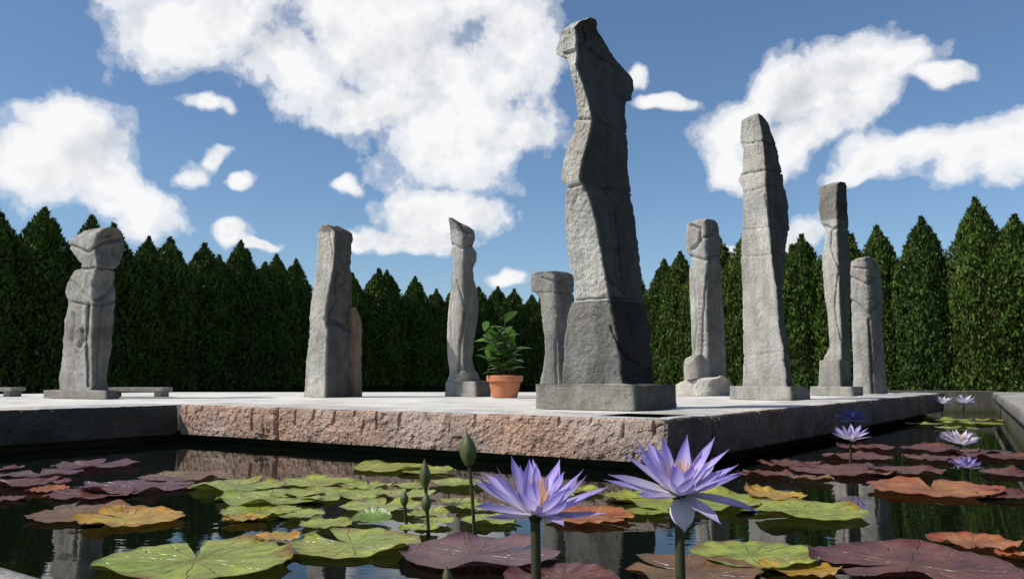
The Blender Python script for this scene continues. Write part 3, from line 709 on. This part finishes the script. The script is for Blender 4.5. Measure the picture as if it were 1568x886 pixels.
def flower(cen,size,rings,stembase,axis=(0,0,1),seed=0,stem=M_STEMR,name='water_lily_flower',droop=None,sr=.008,tipc=(.34,.24,.72),midc=(.74,.67,.90)):
    rnd=random.Random(seed); V=[];Fc=[];Cc=[];uv=[];mi=[]
    ax=Vector(axis).normalized(); rot=Vector((0,0,1)).rotation_difference(ax)
    cen=Vector(cen)
    def petal(az,el,Lp,W,curl,c0,c1,c2,cup=.35,tw=0,bend=0):
        K,E=12,3; i=len(V)
        ang=el; z=0; x=.06*size
        pos=[]
        for j in range(K+1):
            s=j/K; pos.append((x,z,ang)); x+=math.cos(ang)*Lp/K; z+=math.sin(ang)*Lp/K; ang=el+curl*s
        for j in range(K+1):
            s=j/K; x,z,a=pos[j]
            w=W*(math.sin(math.pi*min(1,(s*.82+.14)))**.9)*(1 if s<.75 else max(.03,1-((s-.75)/.25)**1.6))
            for e in range(-E,E+1):
                t_=e/E; yy=w*t_; lift=cup*w*t_*t_
                q=Vector((x-math.sin(a)*lift,yy+bend*Lp*s*s,z+math.cos(a)*lift))
                if tw: q.z+=tw*s*yy
                q=Matrix.Rotation(az,3,'Z')@q
                V.append(cen+rot@q)
                if s<.45: k=s/.45; cc=[c0[n]*(1-k)+c1[n]*k for n in range(3)]
                else: k=((s-.45)/.55)**1.2; cc=[c1[n]*(1-k)+c2[n]*k for n in range(3)]
                k=abs(t_)**2*.55*min(1,s*1.4); cc=[cc[n]*(1-k)+c2[n]*k for n in range(3)]
                Cc.append(cc); uv.append((.5+.5*t_,s))
        W_=2*E+1
        for j in range(K):
            for e in range(2*E): a=i+j*W_+e; Fc.append((a,a+1,a+W_+1,a+W_)); mi.append(0)
    for (n,el,Lk,Wk,curl,sep) in rings:
        a0=rnd.uniform(0,6.28)
        for k in range(n):
            az=a0+2*math.pi*k/n+rnd.uniform(-.18,.18)
            c0=(.95,.94,.88); c1=midc; c2=tipc
            if sep: c0=(.55,.58,.42); c1=(.70,.66,.78); c2=(.34,.26,.58)
            petal(az,math.radians(el+rnd.uniform(-9,9)),size*Lk*rnd.uniform(.88,1.1),size*Wk*rnd.uniform(.85,1.15),curl+rnd.uniform(-.3,.3),c0,c1,c2,tw=rnd.uniform(-.4,.4),bend=rnd.uniform(-.08,.08),cup=rnd.uniform(.25,.5))
    if droop:
        petal(droop,math.radians(-28),size*.52,size*.17,-1.3,(.85,.85,.8),(.88,.84,.86),(.85,.72,.78),cup=-.5)
    for k in range(50):
        az=rnd.uniform(0,6.28); el=math.radians(rnd.uniform(50,88))
        petal(az,el,size*rnd.uniform(.38,.58),size*.017,.35,(.9,.55,.06),(.9,.62,.10),(.75,.50,.55),cup=0)
    curve_tube(V,Fc,Cc,uv,mi,[cen+rot@Vector((0,0,-.10*size)),cen+rot@Vector((0,0,-.03*size)),cen+rot@Vector((0,0,.05*size))],sr*1.1,size*.13,1,14)
    sb=Vector(stembase); top=cen+rot@Vector((0,0,-.09*size)); pts=[]
    for j in range(13):
        s=j/12; p=sb.lerp(top,s); p.x+=.012*size*10*math.sin(s*math.pi)*(.1 if seed%2 else -.1); pts.append(p)
    curve_tube(V,Fc,Cc,uv,mi,pts,sr*1.15,sr,1,12)
    return make_obj(name,V,Fc,[M_PETAL,stem],cols=Cc,uvs=uv)
D1=1.3
c1=atD(820,787,D1); c2=atD(1040,757,D1)
s=.112
flower(c1,s,[(6,10,.98,.12,.2,1),(9,20,1.0,.118,.3,0),(9,36,.90,.105,.3,0),(8,54,.72,.09,.2,0)],(c1.x+.004,D1+.01,-.25),axis=(.03,-.16,1),seed=11,stem=M_STEMG,sr=.0075)
flower(c2,s,[(6,5,.95,.12,.1,1),(9,17,.98,.118,.25,0),(10,36,.92,.105,.25,0),(8,54,.76,.09,.2,0)],(c2.x+.004,D1+.01,-.25),axis=(-.02,-.20,1),seed=22,stem=M_STEMR,droop=-1.55,sr=.0075)
def small(x,y,D,w,seed,tip=(.42,.34,.74),mid=(.80,.76,.90)):
    c=atD(x,y,D); sz=w/2*D/F/.95
    flower(c,sz,[(6,10,1,.15,.3,1),(8,28,1,.14,.3,0),(8,48,.9,.12,.2,0)],(c.x,c.y+.05,-.1),axis=(0,-.1,1),seed=seed,sr=.007,tipc=tip,midc=mid)
small(1303,673,5.0,58,31)
small(1306,645,6.6,50,32,(.10,.09,.32),(.16,.14,.40))
small(1443,618,11.0,30,33,(.8,.78,.85),(.85,.83,.88)); small(1476,617,11.3,34,34,(.8,.78,.85),(.85,.83,.88))
small(1471,680,6.2,56,35,(.8,.75,.8),(.85,.82,.85)); small(1482,716,4.6,44,36,(.22,.16,.5),(.45,.38,.7))
def bud(tip,base,l,w,D):
    V=[];Fc=[];Cc=[];uv=[];mi=[]
    top=atD(tip[0],tip[1],D); bw=atD(base[0],base[1],D)
    d=(top-bw).normalized(); b0=top-d*l; n=12;K=12
    u=Vector((0,1,0)).cross(d).normalized(); v=d.cross(u)
    for j in range(K+1):
        s=j/K; r=w*(math.sin(math.pi*min(1,s*.8+.13))**.9)*(1-s**4)+.001
        for q in range(n):
            g=2*math.pi*q/n; rr=r*(1+.08*math.cos(g*4)); V.append(b0+d*l*s+(u*math.cos(g)+v*math.sin(g))*rr)
            k=.5+.5*math.cos(g*4); Cc.append((.12+.12*s*k,.17+.02*k,.05+.05*s)); uv.append((.5,.5))
    for j in range(K):
        for q in range(n): Fc.append((j*n+q,j*n+(q+1)%n,(j+1)*n+(q+1)%n,(j+1)*n+q)); mi.append(0)
    fl=Vector((bw.x+.005,bw.y+.02,-.12)); pts=[fl.lerp(b0+d*.01,k/8)+Vector((.006*math.sin(k/8*3.1),0,0)) for k in range(9)]
    curve_tube(V,Fc,Cc,uv,mi,pts,.006,.006,1)
    make_obj('water_lily_bud',V,Fc,[M_PETAL,M_STEMG],cols=Cc,uvs=uv)
bud((714,660),(724,775),.115,.027,2.9)
bud((650,702),(652,775),.10,.018,3.0)
bud((619,750),(619,780),.055,.014,3.1)
bud((652,754),(653,790),.06,.016,2.9)
bud((683,865),(686,890),.06,.012,2.1)

# ---------------------------------------------------------------- camera
cam=bpy.data.cameras.new('camera'); co=bpy.data.objects.new('camera',cam); col.objects.link(co)
cam.sensor_width=36; cam.lens=36*F/1568; cam.clip_start=.02; cam.clip_end=5000
co.location=(0,0,CZ); co.rotation_euler=(math.pi/2+PITCH,0,0)
sc.camera=co
sc.view_settings.view_transform='Standard'; sc.view_settings.look='None'; sc.view_settings.exposure=0
